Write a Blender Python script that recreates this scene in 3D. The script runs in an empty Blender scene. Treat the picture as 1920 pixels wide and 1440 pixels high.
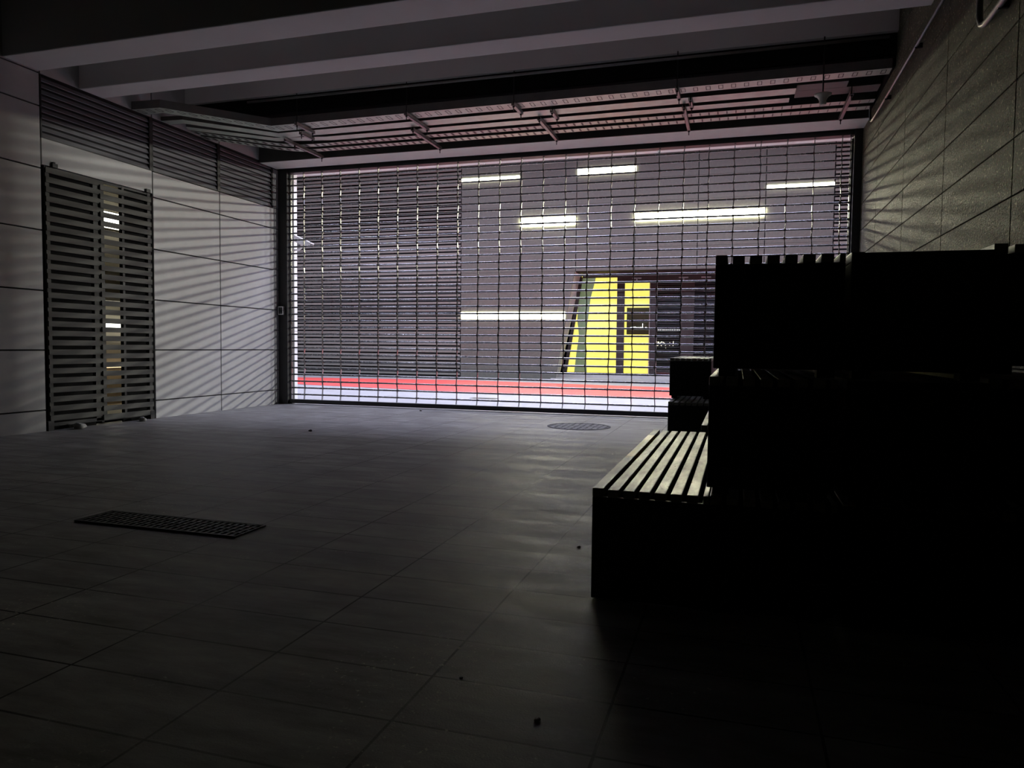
import bpy, bmesh, math, random
from mathutils import Vector, Matrix
random.seed(7)
SC = bpy.context.scene
C = SC.collection
PI = math.pi

# ------------------------------------------------------------------ helpers
class MB:
    """collects shapes and links them as one mesh object"""
    def __init__(self): self.bm = bmesh.new()
    def box(self, x0, x1, y0, y1, z0, z1, mi=0, rot=None):
        vs = [self.bm.verts.new((x, y, z)) for x in (x0, x1) for y in (y0, y1) for z in (z0, z1)]
        for f in ((0,1,3,2),(4,6,7,5),(0,4,5,1),(2,3,7,6),(0,2,6,4),(1,5,7,3)):
            self.bm.faces.new([vs[i] for i in f]).material_index = mi
        if rot:
            c, m = rot
            for v in vs: v.co = m @ (v.co - Vector(c)) + Vector(c)
        return self
    def quad(self, pts, mi=0):
        self.bm.faces.new([self.bm.verts.new(p) for p in pts]).material_index = mi
        return self
    def prism(self, poly, axis, a0, a1, mi=0):
        """poly of 2-D points extruded along axis 0/1/2"""
        def mk(p, a):
            q = list(p); q.insert(axis, a); return q
        A = [self.bm.verts.new(mk(p, a0)) for p in poly]
        B = [self.bm.verts.new(mk(p, a1)) for p in poly]
        n = len(poly)
        self.bm.faces.new(A).material_index = mi
        self.bm.faces.new(B[::-1]).material_index = mi
        for i in range(n):
            self.bm.faces.new((A[i], B[i], B[(i+1) % n], A[(i+1) % n])).material_index = mi
        return self
    def tube(self, pts, r, n=8, mi=0, cap=True):
        pts = [Vector(p) for p in pts]
        rings = []
        up = None
        for i, p in enumerate(pts):
            a = pts[max(i-1, 0)]; b = pts[min(i+1, len(pts)-1)]
            t = (b - a).normalized()
            if up is None:
                up = Vector((0, 0, 1)) if abs(t.z) < .9 else Vector((0, 1, 0))
            u = t.cross(up).normalized(); v = u.cross(t).normalized(); up = v
            rr = r[i] if isinstance(r, (list, tuple)) else r
            rings.append([self.bm.verts.new(p + (u*math.cos(2*PI*k/n) + v*math.sin(2*PI*k/n))*rr) for k in range(n)])
        for A, B in zip(rings, rings[1:]):
            for k in range(n):
                f = self.bm.faces.new((A[k], A[(k+1) % n], B[(k+1) % n], B[k])); f.smooth = True; f.material_index = mi
        if cap:
            self.bm.faces.new(rings[0]).material_index = mi
            self.bm.faces.new(rings[-1][::-1]).material_index = mi
        return self
    def lathe(self, prof, c, n=32, mi=0):
        rings = []
        for r, z in prof:
            rings.append([self.bm.verts.new((c[0]+r*math.cos(2*PI*k/n), c[1]+r*math.sin(2*PI*k/n), c[2]+z)) for k in range(n)])
        for A, B in zip(rings, rings[1:]):
            for k in range(n):
                f = self.bm.faces.new((A[k], A[(k+1) % n], B[(k+1) % n], B[k])); f.smooth = True; f.material_index = mi
        self.bm.faces.new(rings[0][::-1]).material_index = mi
        self.bm.faces.new(rings[-1]).material_index = mi
        return self
    def build(self, name, mats, parent=None, bevel=0, segs=2):
        bmesh.ops.recalc_face_normals(self.bm, faces=self.bm.faces[:])
        me = bpy.data.meshes.new(name); self.bm.to_mesh(me); self.bm.free()
        for m in (mats if isinstance(mats, (list, tuple)) else [mats]): me.materials.append(m)
        o = bpy.data.objects.new(name, me); C.objects.link(o)
        if parent is not None: o.parent = parent
        if bevel:
            b = o.modifiers.new('bevel', 'BEVEL'); b.width = bevel; b.segments = segs; b.limit_method = 'ANGLE'; b.angle_limit = .6
        return o

def tag(o, label=None, cat=None, group=None, kind=None):
    if label: o['label'] = label
    if cat: o['category'] = cat
    if group: o['group'] = group
    if kind: o['kind'] = kind
    return o
def thing(name, label, cat, loc=(0, 0, 0), rz=0, group=None, kind=None):
    o = bpy.data.objects.new(name, None); C.objects.link(o)
    o.location = loc; o.rotation_euler = (0, 0, rz); o.empty_display_size = .1
    return tag(o, label, cat, group, kind)
def dup(root, loc, rz, label, group=None):
    r = root.copy(); C.objects.link(r); r.location = loc; r.rotation_euler = (0, 0, rz)
    r['label'] = label
    if group: r['group'] = group
    for ch in list(root.children):
        c = ch.copy(); C.objects.link(c); c.parent = r
        for g in list(ch.children):
            d = g.copy(); C.objects.link(d); d.parent = c
    return r

# ------------------------------------------------------------------ materials
def newmat(name):
    m = bpy.data.materials.new(name); m.use_nodes = True
    nt = m.node_tree; b = nt.nodes['Principled BSDF']
    return m, nt, b
def N(nt, t, **kw):
    n = nt.nodes.new(t)
    for k, v in kw.items():
        if k.startswith('in_'):
            key = k[3:]; key = int(key) if key.isdigit() else key
            n.inputs[key].default_value = v
        else: setattr(n, k, v)
    return n
def ramp(nt, fac, stops):
    r = N(nt, 'ShaderNodeValToRGB')
    el = r.color_ramp.elements
    while len(el) < len(stops): el.new(.5)
    for e, (p, c) in zip(el, stops):
        e.position = p; e.color = c if len(c) == 4 else (*c, 1)
    nt.links.new(fac, r.inputs[0]); return r
def g(v): return (v, v, v, 1)
def surf(name, c0, c1, scale=6, rough=(.5, .7), bump=.1, bscale=80, metal=0, spec=.5, coords='Object', stretch=None):
    m, nt, b = newmat(name); L = nt.links
    tc = N(nt, 'ShaderNodeTexCoord'); src = tc.outputs[coords]
    if stretch:
        mp = N(nt, 'ShaderNodeMapping'); mp.inputs['Scale'].default_value = stretch
        L.new(src, mp.inputs[0]); src = mp.outputs[0]
    n1 = N(nt, 'ShaderNodeTexNoise', in_Scale=scale, in_Detail=8, in_Roughness=.6); L.new(src, n1.inputs['Vector'])
    r = ramp(nt, n1.outputs[0], [(.3, (*c0, 1)), (.7, (*c1, 1))]); L.new(r.outputs[0], b.inputs['Base Color'])
    r2 = ramp(nt, n1.outputs[0], [(.3, g(rough[0])), (.7, g(rough[1]))]); L.new(r2.outputs[0], b.inputs['Roughness'])
    b.inputs['Metallic'].default_value = metal
    b.inputs['Specular IOR Level'].default_value = spec
    if bump:
        n2 = N(nt, 'ShaderNodeTexNoise', in_Scale=bscale, in_Detail=4); L.new(src, n2.inputs['Vector'])
        bp = N(nt, 'ShaderNodeBump', in_Strength=bump, in_Distance=.01); L.new(n2.outputs[0], bp.inputs['Height'])
        L.new(bp.outputs[0], b.inputs['Normal'])
    return m
def emit(name, col, strength):
    m, nt, b = newmat(name)
    b.inputs['Base Color'].default_value = (.8, .8, .8, 1)
    b.inputs['Emission Color'].default_value = (*col, 1); b.inputs['Emission Strength'].default_value = strength
    return m

M = {}
M['panel'] = surf('pale_cladding', (.40, .40, .39), (.47, .47, .455), 3, (.5, .65), .04, 120)
M['jamb'] = surf('grey_stone', (.26, .26, .26), (.36, .36, .37), 4, (.5, .7), .08, 60)
M['lowbounce'] = surf('low_bounce_dark', (.04, .04, .04), (.06, .06, .06), 3, (.8, .9), 0)  # near black to cut light bounced from unseen wall and ceiling
M['groove'] = surf('joint_dark', (.01, .01, .01), (.015, .015, .015), 3, (.8, .9), 0)
M['concrete'] = surf('ceiling_concrete', (.44, .435, .43), (.5, .495, .49), 2, (.75, .9), .1, 40)
M['beampaint'] = surf('beam_concrete', (.66, .67, .65), (.72, .73, .71), 1.5, (.7, .85), .05, 40)
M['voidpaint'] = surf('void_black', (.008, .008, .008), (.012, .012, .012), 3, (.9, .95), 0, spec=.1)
M['louver'] = surf('louver_metal', (.2, .2, .215), (.25, .25, .265), 5, (.45, .6), 0, metal=.3)
M['gatewood'] = surf('weathered_slat', (.055, .055, .047), (.08, .079, .068), 8, (.6, .8), .15, 60, stretch=(8, 1, 8))
M['darksteel'] = surf('dark_steel', (.02, .02, .02), (.03, .03, .03), 9, (.4, .55), 0, metal=.4)
M['frame'] = surf('gate_frame_paint', (.025, .025, .025), (.04, .04, .038), 6, (.45, .6), .03, 90)
M['bar'] = surf('galvanised_bar', (.26, .26, .265), (.34, .34, .345), 20, (.2, .3), 0, metal=1)
M['galv'] = surf('galvanised_tray', (.40, .47, .41), (.57, .66, .57), 6, (.4, .55), .1, 30, metal=.7)
M['galvdark'] = surf('tray_side', (.12, .125, .115), (.17, .17, .155), 6, (.5, .65), .05, 30, metal=.5)
M['strut'] = surf('strut_steel', (.25, .24, .23), (.34, .33, .32), 9, (.4, .5), .05, 60, metal=.8)
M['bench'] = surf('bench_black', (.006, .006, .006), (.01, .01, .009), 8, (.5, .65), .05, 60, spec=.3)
M['facade'] = surf('facade_granite', (.14, .143, .115), (.185, .188, .15), 14, (.4, .55), .1, 120)
M['slatface'] = surf('facade_slat', (.22, .22, .185), (.30, .3, .245), 9, (.5, .6), .1, 80, stretch=(1, 8, 8))
M['outerwall'] = surf('outer_wall_white', (.72, .72, .73), (.8, .8, .8), 5, (.5, .65), .04, 80)
M['canopy'] = surf('canopy_soffit', (.66, .73, .67), (.74, .81, .75), 5, (.6, .75), .06, 60)
M['street'] = surf('street_paving', (.36, .36, .36), (.45, .45, .45), 2.5, (.55, .75), .08, 60)
M['red'] = surf('red_lane', (.84, .1, .09), (.9, .12, .105), 2, (.5, .65), .08, 80)
M['kerb'] = surf('kerb_grey', (.3, .3, .3), (.38, .38, .37), 6, (.5, .7), .1, 60)
M['white'] = surf('white_plastic', (.7, .7, .7), (.78, .78, .78), 4, (.3, .4), 0)
M['cream'] = surf('cream_plastic', (.5, .49, .42), (.58, .57, .5), 4, (.4, .5), 0)
M['brass'] = surf('brass', (.6, .5, .25), (.7, .6, .3), 9, (.3, .4), 0, metal=.9)
M['silver'] = surf('silver_rim', (.6, .6, .6), (.7, .7, .7), 9, (.25, .35), 0, metal=.9)
M['screen'] = surf('dark_screen', (.02, .02, .022), (.03, .03, .03), 9, (.1, .15), 0)
M['iron'] = surf('cast_iron', (.03, .03, .03), (.05, .05, .05), 30, (.6, .75), .3, 80, spec=.2)
M['grate'] = surf('grate_iron', (.02, .02, .02), (.05, .05, .05), 30, (.4, .6), .4, 60, metal=.4)
M['pebble'] = surf('pebble_stone', (.3, .3, .28), (.45, .44, .42), 20, (.6, .8), .2, 60)
M['leafbit'] = surf('dark_bit', (.02, .02, .015), (.04, .035, .03), 20, (.6, .8), .2, 60)
M['mullion'] = surf('door_frame_bronze', (.05, .045, .042), (.07, .065, .06), 6, (.35, .45), 0, metal=.4)
M['reveal'] = surf('door_reveal_stone', (.58, .57, .52), (.66, .65, .6), 6, (.5, .65), .08, 70)
M['reflsheet'] = surf('grey_green_reflection', (.5, .6, .54), (.6, .7, .64), 4, (.6, .8), .1, 40, stretch=(12, 1, 1))
M['olive'] = surf('olive_reflection', (.10, .10, .05), (.16, .155, .085), 5, (.3, .45), 0, stretch=(1, 1, 10))
M['blind'] = surf('dark_blind', (.10, .12, .13), (.15, .17, .19), 8, (.3, .45), 0)
M['backroom'] = surf('back_room_render', (.42, .38, .31), (.52, .47, .39), 5, (.6, .8), .05, 40)
P_LAMP, P_STREET, P_FAR = 90, 2450, 12000
M['lamp'] = emit('facade_tube_glow', (1, .97, .66), P_LAMP)
M['lampdim'] = emit('facade_thin_tube_glow', (1, .98, .72), P_LAMP*.16)
M['lampcool'] = emit('cool_tube_glow', (.92, .95, 1), 60)
M['yellow'] = emit('yellow_backlit', (1, .86, .13), 1.15)
M['tube'] = emit('store_tube_glow', (1, 1, .85), 7)
M['amber'] = emit('amber_tube_glow', (1, .72, .4), 3)
M['neon'] = emit('neon_glow', (1, .92, .6), 1.6)
M['neonw'] = emit('neon_white_glow', (1, 1, 1), 1.6)

def glassmat():
    m, nt, b = newmat('thin_glass'); L = nt.links
    nt.nodes.remove(b)
    out = nt.nodes['Material Output']
    tr = N(nt, 'ShaderNodeBsdfTransparent'); tr.inputs[0].default_value = (.93, .95, .94, 1)
    gl = N(nt, 'ShaderNodeBsdfGlossy'); gl.inputs['Roughness'].default_value = .04
    fr = N(nt, 'ShaderNodeFresnel', in_IOR=1.45)
    mx = N(nt, 'ShaderNodeMixShader')
    L.new(fr.outputs[0], mx.inputs[0]); L.new(tr.outputs[0], mx.inputs[1]); L.new(gl.outputs[0], mx.inputs[2])
    L.new(mx.outputs[0], out.inputs[0]); return m
M['glass'] = glassmat()

def reflsheetmat():  # translucent colour imitating a grey-green reflection in the door glass
    m, nt, b = newmat('glass_reflection_sheet'); L = nt.links
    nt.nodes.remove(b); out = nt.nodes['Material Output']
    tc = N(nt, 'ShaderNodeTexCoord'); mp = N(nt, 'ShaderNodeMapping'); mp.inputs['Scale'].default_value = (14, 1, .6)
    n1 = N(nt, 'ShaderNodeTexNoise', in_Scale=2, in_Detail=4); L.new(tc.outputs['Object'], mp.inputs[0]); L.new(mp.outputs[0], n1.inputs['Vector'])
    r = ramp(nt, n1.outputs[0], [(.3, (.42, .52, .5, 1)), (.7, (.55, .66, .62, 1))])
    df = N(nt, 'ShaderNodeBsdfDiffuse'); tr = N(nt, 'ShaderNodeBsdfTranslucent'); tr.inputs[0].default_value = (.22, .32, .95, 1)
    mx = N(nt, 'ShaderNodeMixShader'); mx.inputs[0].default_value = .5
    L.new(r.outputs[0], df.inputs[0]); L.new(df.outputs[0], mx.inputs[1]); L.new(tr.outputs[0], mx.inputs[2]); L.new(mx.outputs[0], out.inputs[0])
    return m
M['reflsheet'] = reflsheetmat()

def floormat():
    m, nt, b = newmat('stone_pavers'); L = nt.links
    tc = N(nt, 'ShaderNodeTexCoord'); src = tc.outputs['Object']
    mp = N(nt, 'ShaderNodeMapping'); mp.inputs['Location'].default_value = (.86, -2.015, 0)
    L.new(src, mp.inputs[0])
    br = N(nt, 'ShaderNodeTexBrick', offset=0.0, squash=1.0)
    br.inputs['Scale'].default_value = 1; br.inputs['Brick Width'].default_value = .5467; br.inputs['Row Height'].default_value = .2805
    br.inputs['Mortar Size'].default_value = .005; br.inputs['Mortar Smooth'].default_value = .3
    br.inputs['Color1'].default_value = g(.30); br.inputs['Color2'].default_value = g(.345); br.inputs['Mortar'].default_value = g(.32)
    L.new(mp.outputs[0], br.inputs['Vector'])
    big = N(nt, 'ShaderNodeTexNoise', in_Scale=.9, in_Detail=6, in_Roughness=.6); L.new(src, big.inputs['Vector'])
    st = N(nt, 'ShaderNodeMapping'); st.inputs['Scale'].default_value = (1, 3.2, 1); L.new(src, st.inputs[0])
    mid = N(nt, 'ShaderNodeTexNoise', in_Scale=2.2, in_Detail=9, in_Roughness=.65); L.new(st.outputs[0], mid.inputs['Vector'])
    fine = N(nt, 'ShaderNodeTexNoise', in_Scale=160, in_Detail=3); L.new(src, fine.inputs['Vector'])
    c2 = ramp(nt, mid.outputs[0], [(.3, (.5, .485, .45, 1)), (.72, (1.32, 1.31, 1.27, 1))])
    mul = N(nt, 'ShaderNodeMixRGB', blend_type='MULTIPLY'); mul.inputs[0].default_value = 1
    L.new(br.outputs['Color'], mul.inputs[1]); L.new(c2.outputs[0], mul.inputs[2])
    # joints: dark where grit fills them, fading out where dirt covers them
    jn = ramp(nt, big.outputs[0], [(.36, g(.25)), (.58, g(1))])
    jm = N(nt, 'ShaderNodeMath', operation='MULTIPLY'); L.new(br.outputs['Fac'], jm.inputs[0]); L.new(jn.outputs[0], jm.inputs[1])
    dk = N(nt, 'ShaderNodeMixRGB', blend_type='MIX'); dk.inputs[2].default_value = (.03, .03, .028, 1)
    L.new(jm.outputs[0], dk.inputs[0]); L.new(mul.outputs[0], dk.inputs[1])
    # pale specks in patches: floor glints painted into the colour
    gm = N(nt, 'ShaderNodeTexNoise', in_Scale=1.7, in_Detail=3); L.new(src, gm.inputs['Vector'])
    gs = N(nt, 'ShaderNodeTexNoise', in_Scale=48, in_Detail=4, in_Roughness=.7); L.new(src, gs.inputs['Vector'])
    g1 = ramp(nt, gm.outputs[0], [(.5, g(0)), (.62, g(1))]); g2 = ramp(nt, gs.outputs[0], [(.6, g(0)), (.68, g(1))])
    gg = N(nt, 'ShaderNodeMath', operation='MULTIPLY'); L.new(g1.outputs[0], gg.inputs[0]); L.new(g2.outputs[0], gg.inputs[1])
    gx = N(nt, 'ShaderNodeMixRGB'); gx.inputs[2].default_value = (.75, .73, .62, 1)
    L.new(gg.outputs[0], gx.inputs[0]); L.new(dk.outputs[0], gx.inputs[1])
    L.new(gx.outputs[0], b.inputs['Base Color'])
    rr = ramp(nt, mid.outputs[0], [(.3, g(.36)), (.7, g(.58))]); L.new(rr.outputs[0], b.inputs['Roughness'])
    sub = N(nt, 'ShaderNodeMath', operation='MULTIPLY_ADD'); sub.inputs[1].default_value = -1.2
    L.new(br.outputs['Fac'], sub.inputs[0]); L.new(fine.outputs[0], sub.inputs[2])
    bp = N(nt, 'ShaderNodeBump', in_Strength=.12, in_Distance=.006); L.new(sub.outputs[0], bp.inputs['Height'])
    L.new(bp.outputs[0], b.inputs['Normal'])
    b.inputs['Specular IOR Level'].default_value = .05
    return m
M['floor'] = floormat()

def granite_glint():
    m, nt, b = newmat('flamed_granite'); L = nt.links
    tc = N(nt, 'ShaderNodeTexCoord'); src = tc.outputs['Object']
    n1 = N(nt, 'ShaderNodeTexNoise', in_Scale=3, in_Detail=8, in_Roughness=.65); L.new(src, n1.inputs['Vector'])
    n2 = N(nt, 'ShaderNodeTexVoronoi', in_Scale=140); L.new(src, n2.inputs['Vector'])
    r = ramp(nt, n1.outputs[0], [(.3, (.115, .112, .074, 1)), (.7, (.2, .195, .13, 1))])
    mix = N(nt, 'ShaderNodeMixRGB', blend_type='MULTIPLY'); mix.inputs[0].default_value = .35
    L.new(r.outputs[0], mix.inputs[1]); L.new(n2.outputs['Color'], mix.inputs[2])
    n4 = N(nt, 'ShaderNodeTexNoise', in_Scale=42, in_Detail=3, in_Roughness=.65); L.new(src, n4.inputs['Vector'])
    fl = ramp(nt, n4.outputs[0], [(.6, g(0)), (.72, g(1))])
    glints = N(nt, 'ShaderNodeMixRGB'); glints.inputs[2].default_value = (.8, .77, .5, 1)  # bright specks paint the wall's glints into its base colour
    L.new(fl.outputs[0], glints.inputs[0]); L.new(mix.outputs[0], glints.inputs[1])
    L.new(glints.outputs[0], b.inputs['Base Color'])
    b.inputs['Roughness'].default_value = .5; b.inputs['Specular IOR Level'].default_value = .1
    n3 = N(nt, 'ShaderNodeTexNoise', in_Scale=70, in_Detail=3, in_Roughness=.7); L.new(src, n3.inputs['Vector'])
    bp = N(nt, 'ShaderNodeBump', in_Strength=1.0, in_Distance=.02); L.new(n3.outputs[0], bp.inputs['Height'])
    L.new(bp.outputs[0], b.inputs['Normal']); return m
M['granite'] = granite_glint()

def slatmat(name, stain=False):
    m, nt, b = newmat(name); L = nt.links
    tc = N(nt, 'ShaderNodeTexCoord'); src = tc.outputs['Object']
    mp = N(nt, 'ShaderNodeMapping'); mp.inputs['Scale'].default_value = (1, .25, 1); L.new(src, mp.inputs[0])
    n1 = N(nt, 'ShaderNodeTexNoise', in_Scale=26, in_Detail=8, in_Roughness=.7); L.new(mp.outputs[0], n1.inputs['Vector'])
    r = ramp(nt, n1.outputs[0], [(.32, (.09, .088, .06, 1)), (.68, (.26, .255, .185, 1))])
    col = r.outputs[0]
    if stain:
        # an old splash of yellow paint on the outer slat
        sx = N(nt, 'ShaderNodeSeparateXYZ'); L.new(src, sx.inputs[0])
        a = N(nt, 'ShaderNodeMath', operation='SUBTRACT'); a.inputs[1].default_value = .3; L.new(sx.outputs[1], a.inputs[0])
        ab = N(nt, 'ShaderNodeMath', operation='ABSOLUTE'); L.new(a.outputs[0], ab.inputs[0])
        nz = N(nt, 'ShaderNodeTexNoise', in_Scale=30, in_Detail=5); L.new(src, nz.inputs['Vector'])
        ad = N(nt, 'ShaderNodeMath', operation='MULTIPLY_ADD'); ad.inputs[1].default_value = .5
        L.new(nz.outputs[0], ad.inputs[0]); L.new(ab.outputs[0], ad.inputs[2])
        rs = ramp(nt, ad.outputs[0], [(.70, g(1)), (.8, g(0))])
        mx = N(nt, 'ShaderNodeMixRGB'); mx.inputs[2].default_value = (.8, .52, .02, 1)
        L.new(rs.outputs[0], mx.inputs[0]); L.new(col, mx.inputs[1]); col = mx.outputs[0]
    L.new(col, b.inputs['Base Color'])
    rr = ramp(nt, n1.outputs[0], [(.3, g(.42)), (.7, g(.26))]); L.new(rr.outputs[0], b.inputs['Roughness'])
    n3 = N(nt, 'ShaderNodeTexNoise', in_Scale=90, in_Detail=4); L.new(mp.outputs[0], n3.inputs['Vector'])
    bp = N(nt, 'ShaderNodeBump', in_Strength=.12, in_Distance=.004); L.new(n3.outputs[0], bp.inputs['Height'])
    L.new(bp.outputs[0], b.inputs['Normal']); return m
M['slat'] = slatmat('bench_slat_timber')
M['edgeslat'] = slatmat('bench_edge_slat', True)

def manholemat():
    m, nt, b = newmat('manhole_iron'); L = nt.links
    tc = N(nt, 'ShaderNodeTexCoord')
    ck = N(nt, 'ShaderNodeTexVoronoi', in_Scale=13, feature='F1', distance='CHEBYCHEV'); ck.inputs['Randomness'].default_value = .25
    L.new(tc.outputs['Object'], ck.inputs['Vector'])
    r = ramp(nt, ck.outputs[0], [(.25, (.26, .26, .26, 1)), (.42, (.03, .03, .03, 1))]); L.new(r.outputs[0], b.inputs['Base Color'])
    b.inputs['Roughness'].default_value = .75; b.inputs['Specular IOR Level'].default_value = .15
    bp = N(nt, 'ShaderNodeBump', in_Strength=.6, in_Distance=.008, invert=True); L.new(ck.outputs[0], bp.inputs['Height']); L.new(bp.outputs[0], b.inputs['Normal'])
    return m
M['manhole'] = manholemat()

# ------------------------------------------------------------------ measures
XL, XR, YG = -7.36, 1.493, 10.72          # left wall, right wall, roller gate plane
YB = -4.0                                 # far end of the passage behind the photographer

# ------------------------------------------------------------------ floor
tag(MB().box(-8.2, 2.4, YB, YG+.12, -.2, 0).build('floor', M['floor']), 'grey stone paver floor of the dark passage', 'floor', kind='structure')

# ------------------------------------------------------------------ left wall: cladding panels with open joints
wl = MB()
wl.box(XL-.16, XL-.03, YB, 6.29, 0, 4.8, 1)
wl.box(XL-.16, XL-.03, 7.88, 10.9, 0, 4.8, 1)
wl.box(XL-.16, XL-.03, 6.29, 7.88, 2.95, 4.8, 1)
zs = [0.0, .238, .907, 1.566, 2.228, 2.903, 3.575, 3.93, 4.75]
ys = [YB, -2.7, -1.2, .3, 1.8, 3.3, 4.79, 6.287]
J = .008
for y0, y1 in zip(ys, ys[1:]):
    for z0, z1 in zip(zs, zs[1:]):
        wl.box(XL-.03, XL, y0+J, y1-J, z0+J*(z0 > 0), z1-J)
wl.box(XL-.03, XL, 6.287+J, 7.893-J, 2.95, 3.237)                       # lintel over the slatted gate
for y0, y1 in ((7.893, 9.195), (9.195, 10.507)):
    for z0, z1 in ((0, .238), (.238, .907), (.907, 1.566), (1.566, 2.228), (2.228, 2.903), (2.903, 3.237)):
        wl.box(XL-.03, XL, y0+J, y1-J, z0+J*(z0 > 0), z1-J)
for y0, y1 in ((6.287, 7.893), (7.893, 9.195), (9.195, 10.507)):
    wl.box(XL-.03, XL, y0+J, y1-J, 3.925, 4.75)
z = 0.0
for z1 in [.238] + [.238+.3335*k for k in range(1, 12)]:
    wl.box(XL-.03, XL-.012, 10.507+J, 10.74, z+J*.6*(z > 0), min(z1, 3.88)-J*.6, 2); z = z1
tag(wl.build('wall_left', [M['panel'], M['groove'], M['jamb']], bevel=.002, segs=1), 'pale cladding panels of the left wall', 'wall', kind='structure')

# ------------------------------------------------------------------ right wall: rough granite panels
wr = MB()
wr.box(XR+.02, XR+.3, YB, 10.9, 0, 4.8, 1)
yv = [YB, -2.6, -1.08, .43, 1.94, 3.455, 4.965, 6.515, 8.022, 9.515, 10.74]
zv = [0, .238, .571, .904, 1.237, 1.57, 1.901, 2.234, 2.566, 2.904, 3.233, 3.566, 3.9, 4.23, 4.56, 4.78]
for y0, y1 in zip(yv, yv[1:]):
    for z0, z1 in zip(zv, zv[1:]):
        wr.box(XR, XR+.02, y0+.006, y1-.006, z0+.004*(z0 > 0), z1-.004)
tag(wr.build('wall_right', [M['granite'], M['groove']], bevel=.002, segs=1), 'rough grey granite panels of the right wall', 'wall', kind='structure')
tag(MB().box(-8.2, 2.4, YB-.2, YB, 0, 4.8).build('wall_back', M['lowbounce']), 'grey wall closing the passage behind', 'wall', kind='structure')

# ------------------------------------------------------------------ ceiling slab, beams, void over the trays
tag(MB().box(-8.2, 2.4, YB, 5.9, 4.75, 4.95).build('ceiling_inner', M['lowbounce']), 'dark ceiling slab above the camera', 'ceiling', kind='structure')
tag(MB().box(-8.2, 2.4, 5.9, 8.5, 4.75, 4.95).build('ceiling', M['concrete']), 'concrete ceiling slab between the beams', 'ceiling', kind='structure')
tag(MB().box(XL, XR, 5.86, 6.28, 3.945, 4.75).build('ceiling_beam', M['beampaint'], bevel=.01), 'wide grey concrete ceiling beam closest to the camera', 'beam', kind='structure')
tag(MB().box(XL, XR, 6.79, 7.12, 3.92, 4.75).build('ceiling_beam', M['beampaint'], bevel=.01), 'grey concrete ceiling beam with a brightly lit underside', 'beam', kind='structure')
b3 = MB().box(XL, XR, 8.5, 10.9, 4.28, 4.95)
tag(b3.build('ceiling_beam', M['beampaint']), 'grey downstand beam above the cable trays', 'beam', kind='structure')
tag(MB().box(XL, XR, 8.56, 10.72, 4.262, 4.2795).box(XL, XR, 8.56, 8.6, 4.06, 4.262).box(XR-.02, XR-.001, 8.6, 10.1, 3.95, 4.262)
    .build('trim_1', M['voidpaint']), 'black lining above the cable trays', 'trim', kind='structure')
# gate soffit box
so = MB().box(XL, XR, 10.16, 10.6, 3.885, 4.27).box(XL, XR, 10.14, 10.16, 3.885, 4.27, 1)
tag(so.build('trim_2', [M['canopy'], M['galvdark']]), 'pale soffit board over the roller gate', 'trim', kind='structure')
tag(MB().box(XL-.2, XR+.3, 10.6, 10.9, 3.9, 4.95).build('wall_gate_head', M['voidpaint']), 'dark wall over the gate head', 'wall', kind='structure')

# ------------------------------------------------------------------ roller gate
gate = thing('roller_gate', 'large closed roller grille of thin bars across the end of the passage', 'gate', (-2.9, YG, 0))
def gp(mb, name, mat, **k):
    o = mb.build(name, mat, **k); o.parent = gate; o.matrix_parent_inverse = Matrix.Translation((2.9, -YG, 0)); return o
GX0, GX1 = -7.18, 1.378
gp(MB().box(XL-.012, GX0-.02, YG-.07, YG+.1, 0, 3.9).box(GX0-.02, GX0+.004, YG+.02, YG+.1, 0, 3.83), 'guide_rail', M['frame'], bevel=.004)
gp(MB().box(GX1+.016, XR, YG-.07, YG+.1, 0, 3.9).box(GX1-.006, GX1+.016, YG+.02, YG+.1, 0, 3.8), 'guide_rail', M['frame'], bevel=.004)
gp(MB().box(GX0-.02, GX1+.016, YG-.05, YG+.1, 3.83, 3.9), 'head_beam', M['frame'], bevel=.004)
gp(MB().box(GX0-.01, GX1+.006, YG-.03, YG+.03, .014, .082), 'bottom_rail', M['frame'], bevel=.004)
PZ = .1118
zb = [.163 + PZ*k for k in range(33)]
zb = [z for z in zb if z < 3.8]
for z in zb:
    gp(MB().tube([(GX0-.01, YG, z), (GX1+.006, YG, z)], .0135, 10), 'crossbar', M['bar'])
cols = []
x = -6.92
while x < GX1-.05:
    cols.append(x); x += .3405
lev = [.082] + zb + [3.83]
for cx in [GX0+.012] + cols + [GX1-.02]:
    mb = MB()
    for i, (z0, z1) in enumerate(zip(lev, lev[1:])):
        s = .006*math.sin(i*1.9+cx*.3) if GX0+.1 < cx < GX1-.1 else 0
        t = .006*math.sin((i+1)*1.9+cx*.3) if GX0+.1 < cx < GX1-.1 else 0
        w, d = .0055, .014
        A = [(cx+s-w, z0+.004), (cx+s+w, z0+.004), (cx+t+w, z1-.004), (cx+t-w, z1-.004)]
        mb.prism(A, 1, YG-d, YG+d)
        # eye of the link round the bar
        mb.box(cx+t-.012, cx+t+.012, YG-.015, YG+.015, z1-.014, z1+.014)
    gp(mb, 'link_column', M['bar'])

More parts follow.
